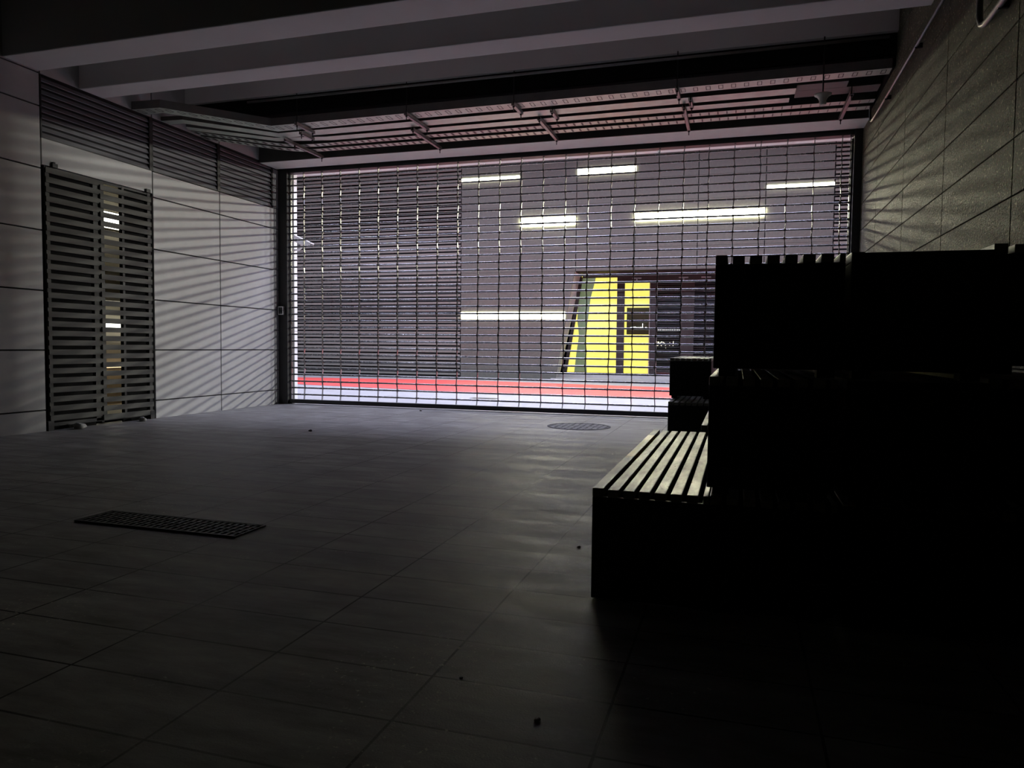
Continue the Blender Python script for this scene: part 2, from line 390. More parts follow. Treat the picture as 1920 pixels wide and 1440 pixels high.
# ------------------------------------------------------------------ louvre panels on the left wall
def louver(name, y0, y1, label):
    t = thing(name, label, 'louver', (XL, (y0+y1)/2, 3.24), 0, 'louver panels along the left wall')
    inv = Matrix.Translation((-XL, -(y0+y1)/2, -3.24))
    mb = MB()
    n = 10
    p = (3.915-3.25)/n
    for k in range(n):
        zb_ = 3.25 + p*k
        mb.prism([(XL-.05, zb_+p*1.05), (XL-.034, zb_+p*.86), (XL-.004, zb_+p*.06), (XL-.008, zb_), (XL-.06, zb_+p*.8)], 1, y0+.02, y1-.045)
    o = mb.build('blades', M['louver'], t); o.matrix_parent_inverse = inv
    f = MB().box(XL-.1, XL-.001, y0+.004, y0+.02, 3.24, 3.925).box(XL-.1, XL+.004, y1-.045, y1-.004, 3.24, 3.925)
    f.box(XL-.1, XL-.001, y0+.02, y1-.045, 3.238, 3.25).box(XL-.1, XL-.001, y0+.02, y1-.045, 3.915, 3.925)
    o = f.build('frame', M['darksteel'], t); o.matrix_parent_inverse = inv
louver('louver_panel', 6.287, 7.893, 'long grey louver panel above the slatted gate on the left wall')
louver('louver_panel', 7.893, 9.195, 'middle grey louver panel above the pale wall, between two others')
louver('louver_panel', 9.195, 10.507, 'short grey louver panel beside the roller gate on the left wall')

# ------------------------------------------------------------------ slatted double gate in the left wall
sg = thing('slatted_gate', 'closed gate of horizontal weathered slats in the left wall', 'gate', (XL, 7.09, 0))
sgi = Matrix.Translation((-XL, -7.09, 0))
def sgp(mb, name, mat, **k):
    o = mb.build(name, mat, parent=sg, **k); o.matrix_parent_inverse = sgi; return o
def leaf(y0, y1, off, x):
    mb = MB(); z = .095+off
    while z < 2.88:
        mb.box(x-.022, x, y0, y1, z, z+.062); z += .1065
    return mb
sgp(leaf(6.35, 7.125, .012, XL-.012), 'leaf', M['gatewood'])
sgp(leaf(7.06, 7.86, .07-.1065, XL+.006), 'leaf', M['gatewood'])
sgp(MB().box(XL-.05, XL-.024, 6.35, 6.40, .05, 2.94).box(XL-.05, XL-.024, 6.98, 7.10, .05, 2.94), 'leaf_stile', M['gatewood'])
sgp(MB().box(XL-.05, XL-.02, 7.82, 7.87, .05, 2.94).box(XL-.05, XL-.02, 7.405, 7.44, .05, 2.94), 'leaf_stile', M['darksteel'])
sgp(MB().box(XL-.05, XL-.024, 6.34, 7.86, 2.92, 2.945), 'top_rail', M['darksteel'])
sgp(MB().box(XL-.05, XL-.024, 6.35, 7.86, .045, .085), 'bottom_rail', M['darksteel'])
sgp(MB().box(XL-.02, XL+.03, 6.40, 6.47, 2.94, 2.985).box(XL-.02, XL+.03, 6.41, 6.44, 2.985, 3.0), 'hinge_bracket', M['darksteel'], bevel=.003)
sgp(MB().box(XL-.02, XL+.03, 7.76, 7.83, 2.94, 2.985), 'hinge_bracket', M['darksteel'], bevel=.003)
sgp(MB().box(XL-.03, XL+.01, 6.30, 6.37, 0, .11), 'foot_plate', M['darksteel'])
sgp(MB().box(XL-.03, XL+.01, 7.80, 7.87, 0, .11), 'foot_plate', M['darksteel'])
# boards closing the gate from behind, open only at the middle
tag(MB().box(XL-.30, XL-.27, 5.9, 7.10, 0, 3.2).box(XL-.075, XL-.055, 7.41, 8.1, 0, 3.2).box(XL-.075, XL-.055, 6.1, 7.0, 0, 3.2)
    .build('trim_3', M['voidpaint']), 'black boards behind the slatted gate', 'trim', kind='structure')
# store room behind
br = MB().box(-9.9, -9.75, 5.8, 10.6, 0, 3.9).box(-9.75, XL-.2, 10.45, 10.6, 0, 3.9).box(-9.75, XL-.16, 5.6, 5.8, 0, 3.9)
br.box(-9.9, XL-.16, 5.6, 10.6, 3.7, 3.9).box(-9.9, XL-.16, 5.6, 10.6, -.1, 0)
tag(br.build('wall_store', M['backroom']), 'dim beige store room seen through the slatted gate', 'wall', kind='structure')
for (nm, mat, z0, z1, lab) in (('tube_lamp', 'tube', 1.225, 1.325, 'glowing white tube lamp behind the slatted gate at waist height'),
                               ('tube_lamp', 'tube', 2.84, 3.08, 'bright lamp high behind the slatted gate, cut into slivers by slats'),
                               ('tube_lamp', 'amber', .60, .63, 'thin amber tube lamp low behind the slatted gate')):
    t = thing(nm, lab, 'lamp', (-9.72, 9.5, z0))
    ti = Matrix.Translation((9.72, -9.5, -z0))
    o = MB().box(-9.70, -9.66, 8.9, 10.1, z0, z1).build('diffuser', M[mat], t, bevel=.006); o.matrix_parent_inverse = ti
    o = MB().box(-9.748, -9.70, 8.88, 10.12, z0-.012, z1+.012).build('housing', M['white'], t); o.matrix_parent_inverse = ti
for k, (z, lab) in enumerate(((1.66, 'lowest pale shelf edge lit behind the slatted gate'), (1.87, 'middle pale shelf edge lit behind the slatted gate'), (2.12, 'top pale shelf edge lit behind the slatted gate'))):
    t = thing('wall_shelf', lab, 'shelf', (-9.745, 9.5, z), 0, 'shelves in the store room')
    ti = Matrix.Translation((9.745, -9.5, -z))
    o = MB().box(-9.74, -9.5, 8.7, 10.3, z, z+.028).build('board', M['cream'], t, bevel=.003); o.matrix_parent_inverse = ti
    for yy in (8.9, 10.0):
        o = MB().prism([(-9.745, z-.14), (-9.745, z-.001), (-9.55, z-.001)], 1, yy, yy+.02).build('bracket', M['cream'], t); o.matrix_parent_inverse = ti
tag(MB().tube([(-7.62, 7.15, 1.50), (-7.62, 7.20, 1.49), (-7.62, 7.245, 1.455), (-7.62, 7.275, 1.40), (-7.62, 7.28, 1.35)], .011, 8)
    .box(-7.64, -7.6, 7.26, 7.3, 0, 1.35).build('cable_hook', M['darksteel']), 'black curved hook on a post behind the slatted gate', 'hook')

# ------------------------------------------------------------------ intercom by the gate rail
ic = thing('intercom', 'small square intercom with silver rim beside the roller gate', 'intercom', (XL, 10.61, 1.55))
ici = Matrix.Translation((-XL, -10.61, -1.55))
for mb, n, m in ((MB().box(XL-.02, XL+.115, 10.60, 10.645, 1.49, 1.63), 'housing', 'darksteel'),
                 (MB().box(XL+.015, XL+.115, 10.59, 10.60, 1.492, 1.505).box(XL+.015, XL+.115, 10.59, 10.60, 1.615, 1.628)
                    .box(XL+.015, XL+.028, 10.59, 10.60, 1.505, 1.615).box(XL+.102, XL+.115, 10.59, 10.60, 1.505, 1.615), 'rim', 'silver'),
                 (MB().box(XL+.028, XL+.102, 10.592, 10.60, 1.505, 1.615), 'screen', 'screen')):
    o = mb.build(n, M[m], ic, bevel=.002); o.matrix_parent_inverse = ici

# ------------------------------------------------------------------ conduits on the right wall
def conduit(label, pts, r, clips, base):
    t = thing('wall_conduit', label, 'pipe', base)
    inv = Matrix.Translation(-Vector(base))
    o = MB().tube(pts, r, 10).build('pipe', M['strut'], t); o.matrix_parent_inverse = inv
    for (y, z) in clips:
        o = MB().box(XR-.06, XR, y-.012, y+.012, z-.022, z+.022).build('clip', M['darksteel'], t, bevel=.003); o.matrix_parent_inverse = inv
XC = XR-.05
conduit('long straight pipe along the right wall ending in a bend by the gate',
        [(XC, 9.80, 4.2), (XC, 9.80, 3.84), (XC, 9.78, 3.77), (XC, 9.74, 3.73), (XC, 9.66, 3.705), (XC, 9.5, 3.70), (XC, 4.0, 3.70)], .014, [(8.8, 3.70), (7.4, 3.70), (6.3, 3.70)], (XC, 9.8, 3.7))
conduit('black pipe bent into an elbow high on the right wall',
        [(XC, 5.55, 4.7), (XC, 5.55, 3.22), (XC, 5.54, 3.15), (XC, 5.50, 3.10), (XC, 5.43, 3.075), (XC, 5.3, 3.07), (XC, 3.0, 3.07)], .02, [(5.15, 3.07), (4.2, 3.07)], (XC, 5.5, 3.07))

# ------------------------------------------------------------------ cable trays under the void
ZT = 3.92
def sweep_tray(mb, near, far, h, z=ZT, th=.004):
    """near / far: matching polylines (x,y) of the two bottom edges; folded metal channel"""
    for i in range(len(near)-1):
        a, b, c, d = near[i], near[i+1], far[i+1], far[i]
        mb.quad([(a[0], a[1], z), (b[0], b[1], z), (c[0], c[1], z), (d[0], d[1], z)], 0)
        mb.quad([(a[0], a[1], z+th), (b[0], b[1], z+th), (c[0], c[1], z+th), (d[0], d[1], z+th)], 0)
        for p, q in ((a, b), (d, c)):
            mb.quad([(p[0], p[1], z), (q[0], q[1], z), (q[0], q[1], z+h), (p[0], p[1], z+h)], 1)
            mb.quad([(p[0], p[1]+.004, z), (q[0], q[1]+.004, z), (q[0], q[1]+.004, z+h), (p[0], p[1]+.004, z+h)], 1)
def slots(mb, near, far, pitch, kind, z=ZT):
    """dark punched slots hung a hair under the sheet"""
    for i in range(len(near)-1):
        a, b, c, d = [Vector((*p, 0)) for p in (near[i], near[i+1], far[i+1], far[i])]
        n = max(1, int((b-a).length/pitch))
        for k in range(n):
            f = (k+.5)/n
            p = a.lerp(b, f); q = d.lerp(c, f); u = (b-a).normalized()
            w = .0032
            for s, e in (((.12, .88),) if kind == 'bar' else ((.2, .75),)):
                P, Q = p.lerp(q, s), p.lerp(q, e)
                if kind == 'bar':
                    mb.box(min(P.x, Q.x)-w, max(P.x, Q.x)+w, P.y, Q.y, z-.0015, z+.002)
                else:
                    for dx in (-.022, .022):
                        mb.box(P.x+dx-.004, P.x+dx+.004, P.y, Q.y, z-.0015, z+.002)
                    for yy in (P.y, Q.y):
                        mb.box(P.x-.026, P.x+.026, yy-.004, yy+.004, z-.0015, z+.002)
def tray(label, near, far, h, sl=None, pitch=.12):
    t = thing('cable_tray', label, 'cable tray', (-3, (near[0][1]+far[0][1])/2, ZT), 0, 'parallel cable trays under the ceiling')
    inv = Matrix.Translation((3, -(near[0][1]+far[0][1])/2, -ZT))
    mb = MB(); sweep_tray(mb, near, far, h)
    o = mb.build('channel', [M['galv'], M['galvdark']], t); o.matrix_parent_inverse = inv
    if sl:
        mb = MB(); slots(mb, near, far, pitch, sl)
        o = mb.build('slots', M['darksteel'], t); o.matrix_parent_inverse = inv
RX = XR-.04
tray('deep cable tray closest to the camera, punched underside, bent at its left end',
     [(RX, 8.55), (-6.05, 8.60), (-6.94, 7.58), (-7.35, 7.55)], [(RX, 8.73), (-6.12, 8.85), (-7.05, 7.76), (-7.35, 7.78)], .10, 'ring', .135)
tray('smooth shiny cable tray second from the camera',
     [(.55, 8.92), (-6.16, 8.92), (-7.02, 8.06), (-7.34, 8.03)], [(.55, 9.12), (-6.23, 9.14), (-7.12, 8.21), (-7.34, 8.2)], .055)
tray('plain grey cable tray in the middle of the five',
     [(.5, 9.24), (-5.6, 9.24), (-6.35, 9.1), (-7.2, 8.33)], [(.5, 9.40), (-5.62, 9.42), (-6.42, 9.26), (-7.28, 8.47)], .05)
def arc(y_, x_):
    return [(RX, y_)] + [(x_-.02, y_), (x_-.22, y_-.03), (x_-.42, y_-.12), (x_-.6, y_-.26), (x_-.85, y_-.53), (x_-1.29, y_-1.015)]
tray('slotted narrow cable tray second from the roller gate', arc(9.53, -5.98), arc(9.66, -6.03), .045, 'bar', .105)
tray('slotted narrow cable tray closest to the roller gate', arc(9.78, -6.03), arc(9.92, -6.08), .045, 'bar', .105)
# wide blanking box at the right end of the trays
tag(MB().box(.56, RX, 8.78, 8.98, 4.0, 4.04).box(.56, RX, 9.18, 9.42, 3.97, 4.0).box(.56, 1.1, 8.98, 9.18, 3.97, 4.0).build('cover_plate', M['galvdark'], bevel=.004), 'grey blanking plates bridging the right ends of the trays', 'cover plate')

# strut hangers
def hanger(x, y0, y1, z, label):
    t = thing('strut_hanger', label, 'hanger', (x, (y0+y1)/2, z), 0, 'steel strut hangers carrying the trays')
    inv = Matrix.Translation((-x, -(y0+y1)/2, -z))
    m = MB().box(x-.021, x-.017, y0, y1, z, z+.041).box(x+.017, x+.021, y0, y1, z, z+.041).box(x-.021, x+.021, y0, y1, z, z+.004)
    o = m.build('channel', M['strut'], t); o.matrix_parent_inverse = inv
    for y in (y0+(.24 if x < -6 else .03), y1-.03):
        o = MB().tube([(x, y, z-.055), (x, y, 4.3)], .006, 6).lathe([(.014, -.014), (.014, 0)], (x, y, z), 6).build('threaded_rod', M['darksteel'], t); o.matrix_parent_inverse = inv
low = [(-6.19, 'long strut hanger carrying the slotted trays by the left wall'), (-4.23, 'long strut hanger under the slotted trays, second from the left wall'),
       (-2.48, 'long strut hanger under the slotted trays, third from the left wall'), (-.69, 'long strut hanger under the slotted trays, fourth from the left wall'),
       (1.15, 'long strut hanger under the slotted trays by the right wall')]
for x, lab in low: hanger(x, 9.12, 10.11, 3.866, lab)
for x, y0, y1, lab in ((-5.6, 8.49, 8.92, 'short strut hanger under the deep tray near its left bend'),
                       (-5.78, 8.87, 9.20, 'short strut hanger under the smooth tray near its left bend'),
                       (-4.03, 8.49, 9.19, 'strut hanger spanning the two trays closest to the camera'),
                       (-2.63, 8.49, 8.86, 'short strut hanger under the deep tray near mid span'),
                       (-2.25, 8.86, 9.18, 'short strut hanger under the smooth tray near mid span'),
                       (-.72, 8.47, 8.82, 'short strut hanger under the deep tray on the right half'),
                       (-.60, 8.86, 9.18, 'short strut hanger under the smooth tray on the right half')):
    hanger(x, y0, y1, 3.866, lab)
tag(MB().tube([(-6.3, 8.44, 4.20), (1.4, 8.44, 4.20)], .016, 8).build('ceiling_conduit', M['strut']), 'thin pipe running along under the ceiling above the trays', 'pipe')
sb = thing('ceiling_sensor', 'white bell shaped sensor hanging below the trays near the right wall', 'sensor', (.79, 8.5, 3.6))
sbi = Matrix.Translation((-.79, -8.5, -3.6))
o = MB().lathe([(.02, -.012), (.036, -.004), (.038, .012), (.034, .03), (.042, .05), (.06, .075), (.085, .09), (.088, .1), (.05, .105)], (.79, 8.5, 3.595)).build('shell', M['cream'], sb); o.matrix_parent_inverse = sbi
o = MB().tube([(.79, 8.5, 3.7), (.79, 8.5, 4.29)], .008, 8).build('stem', M['darksteel'], sb); o.matrix_parent_inverse = sbi

# ------------------------------------------------------------------ slatted bench blocks
BW, BL, BH, FT = .443, 2.2, .444, .03
def make_bench(name, label, closed=False, stain=False, FT=.03):
    t = thing(name, label, 'bench', (0, 0, 0), 0, 'black slatted bench blocks')
    hw, hl = BW/2, BL/2
    xs = -hw
    for k in range(8):
        w = .0425 if k < 7 else .02
        top = BH + (.004 if k == 0 else 0)
        mat = M['edgeslat'] if (k == 0 and stain) else M['slat']
        MB().box(xs, xs+w, -hl, hl, BH-.03, top).build('slat', mat, t, bevel=.003)
        xs += .0605
    for s in (-1, 1):
        y0, y1 = (-hl, -hl+.03) if s < 0 else (hl-.03, hl)
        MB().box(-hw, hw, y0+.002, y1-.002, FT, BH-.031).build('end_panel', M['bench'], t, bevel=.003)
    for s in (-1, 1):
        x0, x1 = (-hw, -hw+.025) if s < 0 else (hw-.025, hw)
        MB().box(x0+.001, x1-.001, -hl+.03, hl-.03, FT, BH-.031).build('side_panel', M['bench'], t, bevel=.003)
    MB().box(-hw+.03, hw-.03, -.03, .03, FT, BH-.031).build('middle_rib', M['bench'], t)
    if closed:
        MB().box(-hw, hw, -hl-.012, -hl-.001, FT, BH-.001).build('front_board', M['bench'], t)
    for sx in (-1, 1):
        for sy in (-1, 1):
            MB().box(sx*(hw-.05)-.03, sx*(hw-.05)+.03, sy*(hl-.08)-.04, sy*(hl-.08)+.04, 0, FT).build('foot', M['bench'], t)
    return t
ba = make_bench('slatted_bench', 'low black bench with sunlit-looking pale slats and a yellow paint stain', stain=True, FT=.008)
ba['label'] = 'low black slatted bench, its seat slats shining, yellow stain on the outer slat'
ba.location = (-.535+BW/2, 2.84+BL/2, 0)
proto = make_bench('slatted_bench', 'x')
XS = -.087
proto.location = (XS+BW/2, 2.84+BL/2, 0); proto['label'] = 'black slatted bench at the bottom of the stack beside the shining bench'
dup(proto, (XS-.013+BW/2, 2.842+BL/2, .449), 0, 'black slatted bench in the middle of the stack beside the shining bench')
dup(proto, (XS+BW/2, 2.838+BL/2, .898), 0, 'black slatted bench on top of the stack, slat gaps lit along its upper edge')
pc = make_bench('slatted_bench', 'x', closed=True)
XF = .374
pc.location = (XF+BW/2, 2.84+BL/2, 0); pc['label'] = 'black bench at the bottom of the closed front stack right of the notched stack'
dup(pc, (XF+BW/2, 2.845+BL/2, .449), 0, 'black bench in the middle of the closed front stack right of the notched stack')
dup(pc, (XF+BW/2, 2.84+BL/2, .898), 0, 'black bench on top of the closed front stack right of the notched stack')
XG = .829
dup(proto, (XG+BW/2, 2.9+BL/2, 0), 0, 'black slatted bench at the bottom of the stack against the granite wall')
dup(proto, (XG+BW/2, 2.9+BL/2, .462), 0, 'black slatted bench in the middle of the stack against the granite wall')
dup(proto, (XG+BW/2, 2.9+BL/2, .922), 0, 'black slatted bench topping the stack against the granite wall, standing slightly proud')
dup(proto, (-.24+BW/2, 5.46+BL/2, 0), 0, 'black slatted bench behind the shining bench, only a strip of slat showing')
be = dup(proto, (-.68+BW/2, 7.75+BL/2, 0), 0, 'low black slatted bench further back, below the stepped back bench, near the gate')
dup(proto, (-.715+BW/2, 8.27+BL/2, .449), 0, 'black slatted bench resting stepped back on another near the gate')

# ------------------------------------------------------------------ floor fittings and litter
mh = thing('manhole_cover', 'round iron manhole cover in the floor near the roller gate', 'manhole cover', (-1.9, 9.1, 0))
MB().lathe([(.37, .001), (.37, .004)], (0, 0, 0), 48).build('lid', M['manhole'], mh)
rg = MB()
for k in range(48):
    a0, a1 = 2*PI*k/48, 2*PI*(k+1)/48
    rg.prism([(r*math.cos(a), r*math.sin(a)) for r, a in ((.375, a0), (.4, a0), (.4, a1), (.375, a1))], 2, .001, .006)
rg.build('rim', M['iron'], mh)
fg = thing('floor_grate', 'dark rectangular grate set in the floor on the left', 'grate', (-2.98, 3.285, 0))
gb = MB()
for k in range(26):
    xx = -.52+.04*k
    gb.box(xx, xx+.02, -.118, .118, .001, .008)
for yy in (-.118, -.06, 0, .06, .112):
    gb.box(-.52, .52, yy-.004, yy+.004, .001, .0095)
gb.build('bars', M['grate'], fg)
MB().box(-.525, .525, -.125, .125, .0004, .002).build('pit', M['groove'], fg)
MB().box(-.53, .53, -.13, -.122, .001, .01).box(-.53, .53, .122, .13, .001, .01).box(-.53, -.522, -.122, .122, .001, .01).box(.522, .53, -.122, .122, .001, .01).build('rim', M['grate'], fg)
def pebble(x, y, r, mat, name, label, cat):
    mb = MB(); bmesh.ops.create_icosphere(mb.bm, subdivisions=2, radius=1)
    for v in mb.bm.verts:
        k = 1+.22*math.sin(v.co.x*3.1+x*9)+.18*math.cos(v.co.y*4.3+y*5)
        v.co = Vector((v.co.x*r*k*1.3, v.co.y*r*k, max(v.co.z, -.6)*r*.6*k + r*.36))
    mz = min(v.co.z for v in mb.bm.verts)
    for v in mb.bm.verts: v.co.z -= mz
    for f in mb.bm.faces: f.smooth = True
    o = mb.build(name, mat); o.location = (x, y, 0); o.rotation_euler = (0, 0, x*7)
    tag(o, label, cat)
pebble(-.736, 3.566, .009, M['pebble'], 'pebble', 'tiny pale pebble on the floor left of the shining bench', 'pebble')
pebble(-.489, 1.856, .008, M['pebble'], 'pebble', 'pale pebble on the dark floor closest to the camera', 'pebble')
pebble(-.773, 2.03, .004, M['pebble'], 'pebble', 'speck of pale grit left of the pebble closest to the camera', 'pebble')
pebble(-7.24, 6.62, .065, M['pebble'], 'stone', 'grey stone lying at the left foot of the slatted gate', 'stone')
pebble(-7.24, 7.55, .05, M['pebble'], 'stone', 'grey stone lying at the right foot of the slatted gate', 'stone')
pebble(-4.686, 7.373, .02, M['leafbit'], 'dry_leaf', 'small dark leaf on the floor between slatted gate and manhole', 'leaf')
pebble(-4.616, 10.3, .018, M['leafbit'], 'dry_leaf', 'small dark leaf on the floor beside the roller gate rail', 'leaf')

# ------------------------------------------------------------------ outside: street, walls, canopy
tag(MB().box(-40, 45, YG+.12, 24, -.25, -.012).build('street', M['street']), 'pale paved street beyond the gate', 'street', kind='structure')
near = [(-40, 17.6), (-14, 16.7), (-10.6, 16.2), (-8.3, 15.7), (-6, 15.15), (-1.3, 15.0), (30, 15.0)]
far = [(30, 19.2), (-1.6, 19.2), (-4.8, 19.8), (-7.6, 20.35), (-12.7, 19.6), (-16, 19.0), (-40, 19.0)]
tag(MB().prism(near+far, 2, -.011, -.004).build('street_lane', M['red']), 'red painted lane across the street', 'lane', kind='structure')
tag(MB().box(-40, 30, 21.0, 22.0, -.011, .02).build('kerb', M['kerb']), 'grey pavement strip along the facade', 'kerb', kind='structure')
tag(MB().box(-.26, .26, -.14, .14, 0, .004).build('drain_grate', M['grate']), 'small dark drain grate in the street beyond the gate', 'grate').location = (-4.7, 13.5, -.012)

ow = MB().box(-8.0, -7.72, 10.9, 11.7, -.1, 4.1, 1)
z = -.01
for k in range(13):
    z1 = .238+.3335*k
    ow.box(-7.72, -7.7, 10.82, 11.7, z+.003, min(z1, 4.1)-.003); z = z1
ow.box(-8.0, -7.42, 10.82, 10.9, -.1, 4.1, 1)
tag(ow.build('wall_outer_left', [M['outerwall'], M['jamb']]), 'white outer wall return beyond the gate on the left', 'wall', kind='structure')
cn = MB()
xj = [-9.9, -8.5, -7.06, -5.62, -4.19, -2.74, -1.28, .18, 1.64, 3.1]
for x0, x1 in zip(xj, xj[1:]):
    cn.box(x0+.008, x1-.008, 10.9, 11.99, 4.1, 4.14)
cn.box(-9.9, 3.1, 10.9, 11.97, 4.14, 4.5, 1)
tag(cn.build('ceiling_canopy', [M['canopy'], M['groove']]), 'pale jointed canopy soffit just outside the gate', 'canopy', kind='structure')

# ------------------------------------------------------------------ facade across the street
F = 22.0
bays = [-8.49, -6.545, -4.77, -3.0, -1.2, .64, 2.42]
fc = MB()
def fpanel(x0, x1, z0, z1): fc.box(x0+.012, x1-.012, F, F+.05, z0, z1)
fc.box(-8.49, -5.5, F+.05, F+.3, -.1, 9, 1).box(-5.5, 1.25, F+.05, F+.3, 3.3, 9, 1).box(1.2, 2.42, F+.05, F+.3, -.1, 9, 1)
rows = [0, .28, .95, 1.62, 2.29, 2.96, 3.31, 3.98, 4.65, 5.32, 5.99, 6.66, 7.33, 8.0, 9.0]
for i, (x0, x1) in enumerate(zip(bays, bays[1:])):
    for z0, z1 in zip(rows, rows[1:]):
        a, b = z0+.003, z1-.003
        if z1 <= 3.315:
            if x0 > -3.5 and x1 < 1.0: continue
            if -4.8 < x0 < 1.0: 
                continue
            if x0 == -6.545:
                e = lambda z: -5.36+(.555)*(z/3.3)
                fc.prism([(x0+.012, a), (e(a), a), (e(b), b), (x0+.012, b)], 1, F, F+.05); continue
        fpanel(x0, x1, a, b)
# bay to the left of the door above the reveal edge belongs to the sloped cut
fc.prism([(-4.77, 3.2), (-4.77, 3.31), (-4.80, 3.31)], 1, F, F+.05)
fc.box(1.2, 2.42, F, F+.05, 0, 3.31)
tag(fc.build('wall_street', [M['facade'], M['groove']]), 'grey granite facade across the street', 'wall', kind='structure')
def slatwall(name, x0, x1, label):
    mb = MB().box(x0, x1, F+.16, F+.3, -.1, 9, 1)
    z = .07; k = 0
    while z < 9:
        xx = x0+.02
        while xx < x1-.02:
            xe = min(xx+random.choice((1.9, 1.45, 2.4)), x1-.02)
            d = random.uniform(-.004, .004)
            mb.box(xx, xe-.006, F+.02+d, F+.05+d, z, z+.068); xx = xe
        z += .12; k += 1
    n = int((x1-x0)/.75)
    for i in range(n+1):
        xp = x0+.03+(x1-x0-.1)*i/max(1, n)
        mb.box(xp, xp+.04, F+.06, F+.12, 0, 9, 1)
    tag(mb.build(name, [M['slatface'], M['groove']]), label, 'wall', kind='structure')
slatwall('wall_slatted_left', -15.6, -8.49, 'facade part clad in horizontal slats left of the granite')
slatwall('wall_slatted_right', 2.42, 6.0, 'facade part clad in horizontal slats at the right')
tag(MB().box(-30, -15.6, F, F+.3, 0, 9).box(6, 45, F, F+.3, 0, 9).build('wall_street_far', M['facade']), 'plain facade beyond the view', 'wall', kind='structure')

def strip(x0, x1, z0, z1, label, mat='lamp'):
    t = thing('wall_lamp', label, 'light', ((x0+x1)/2, F, z0), 0, 'glowing strip lights on the facade')
    inv = Matrix.Translation((-(x0+x1)/2, -F, -z0))
    o = MB().box(x0+.014, x1-.014, F-.03, F-.004, z0+.004, z1-.004).build('diffuser', M[mat], t, bevel=.004); o.matrix_parent_inverse = inv
    o = MB().box(x0+.008, x1-.008, F-.004, F, z0, z1).build('housing', M['silver'], t); o.matrix_parent_inverse = inv
strip(-8.49, -6.555, 6.155, 6.28, 'thin glowing strip light at the top beside the slatted cladding', 'lampdim')
strip(-6.54, -4.785, 4.725, 4.95, 'glowing strip light alone in the bay left of the door, below the top pair')
strip(-4.765, -2.98, 6.163, 6.374, 'thick glowing strip light highest on the facade', 'lampdim')
strip(-3.01, -1.205, 4.757, 4.955, 'left half of the long double strip light above the door')
strip(-1.2, .64, 4.757, 4.962, 'right half of the long double strip light above the door')
strip(.65, 2.425, 5.487, 5.593, 'thin glowing strip light beside the right slatted cladding', 'lampdim')
strip(-8.48, -6.55, 1.862, 2.085, 'low strip light next to the slatted cladding, left of its twin', 'lampdim')
strip(-6.54, -5.06, 1.862, 2.085, 'low strip light ending at the sloped door reveal', 'lampdim')

# ---- recessed lit entrance: door_1
D = 22.85
dr = thing('door_1', 'recessed entrance with yellow lit glass across the street', 'door', (-3, F, 0), kind='structure')
di = Matrix.Translation((3, -F, 0))
def dp(mb, name, mat, label=None, par=None, **k):
    o = mb.build(name, mat, parent=par or dr, **k)
    if par is None: o.matrix_parent_inverse = di
    if label: o['label'] = label
    return o
XE = 1.2
rv = MB()
def reveal_strip():
    a, b = Vector((-4.805, F+.051, 3.30)), Vector((-5.355, F+.051, 0))
    c, d = Vector((-5.45, D+.02, .0)), Vector((-4.78, D+.02, 3.28))
    off = Vector((-.12, 0, 0))
    vs = [rv.bm.verts.new(p) for p in (a, b, c, d, a+off, b+off, c+off, d+off)]
    for f in ((0,1,2,3),(4,7,6,5),(0,4,5,1),(1,5,6,2),(2,6,7,3),(3,7,4,0)): rv.bm.faces.new([vs[i] for i in f])
reveal_strip()
dp(rv, 'reveal', M['reveal'])
dp(MB().box(-4.9, XE, F+.02, D+.05, 3.305, 3.36), 'soffit', M['mullion'])
dp(MB().box(XE-.02, XE, F+.05, D+.05, 0, 3.31), 'reveal', M['reveal'])
dp(MB().box(-5.5, XE, F-.02, D+.6, -.01, .05).box(-5.5, XE, D-.06, D+.6, .05, .17), 'threshold', M['reveal'])
fr = MB().prism([(-4.808, 3.2), (-4.715, 3.2), (-5.195, .17), (-5.29, .17)], 1, D-.04, D+.03)
fr.box(-3.622, -3.388, D-.04, D+.03, .17, 3.2).box(-2.61, -2.40, D-.04, D+.03, .17, 3.2).box(-1.68, -1.29, D-.04, D+.03, .17, 3.2).box(.2, .5, D-.04, D+.03, .17, 3.2)
fr.box(-3.622, XE, D-.045, D+.03, 3.05, 3.31).box(-4.72, -3.622, D-.045, D+.03, 3.18, 3.31)
fr.box(-5.2, XE, D-.04, D+.03, .17, .215)
dp(fr, 'frame', M['mullion'])
dp(MB().box(-2.625, -2.60, D-.06, D-.04, .22, 3.06), 'edge_strip', M['silver'])
dp(MB().box(-2.405, -2.385, D-.06, D-.04, .22, 3.06), 'edge_strip', M['silver'])
for xx in (-3.16, -1.76, -1.1): dp(MB().box(xx, xx+.28, D-.06, D-.045, 3.12, 3.16).box(xx+.12, xx+.16, D-.06, D-.045, 3.07, 3.12), 'door_closer', M['silver'])
for x0, x1, zt in ((-3.388, -2.625, 3.05), (-2.385, -1.68, 3.05), (-1.29, .2, 3.05)):
    dp(MB().box(x0, x1, D-.012, D-.004, .215, zt), 'pane', M['glass'])
dp(MB().prism([(-4.715, 3.18), (-3.622, 3.18), (-3.622, .215), (-5.19, .215)], 1, D-.012, D-.004), 'pane', M['glass'])
dp(MB().prism([(-4.80, 3.3), (-3.5, 3.3), (-3.5, .1), (-5.3, .1)], 1, D+.3, D+.34).box(-3.5, -2.5, D+.3, D+.34, .1, 3.3), 'lit_panel', M['yellow'], 'glowing yellow backdrop behind the glass')
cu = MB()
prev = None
pts = [(-4.76, 3.3, -4.33), (-4.80, 3.1, -4.36), (-4.90, 2.55, -4.50), (-4.92, 1.87, -4.57), (-4.86, 1.37, -4.66), (-4.93, .87, -4.62), (-5.0, .2, -4.58), (-5.02, .05, -4.57)]
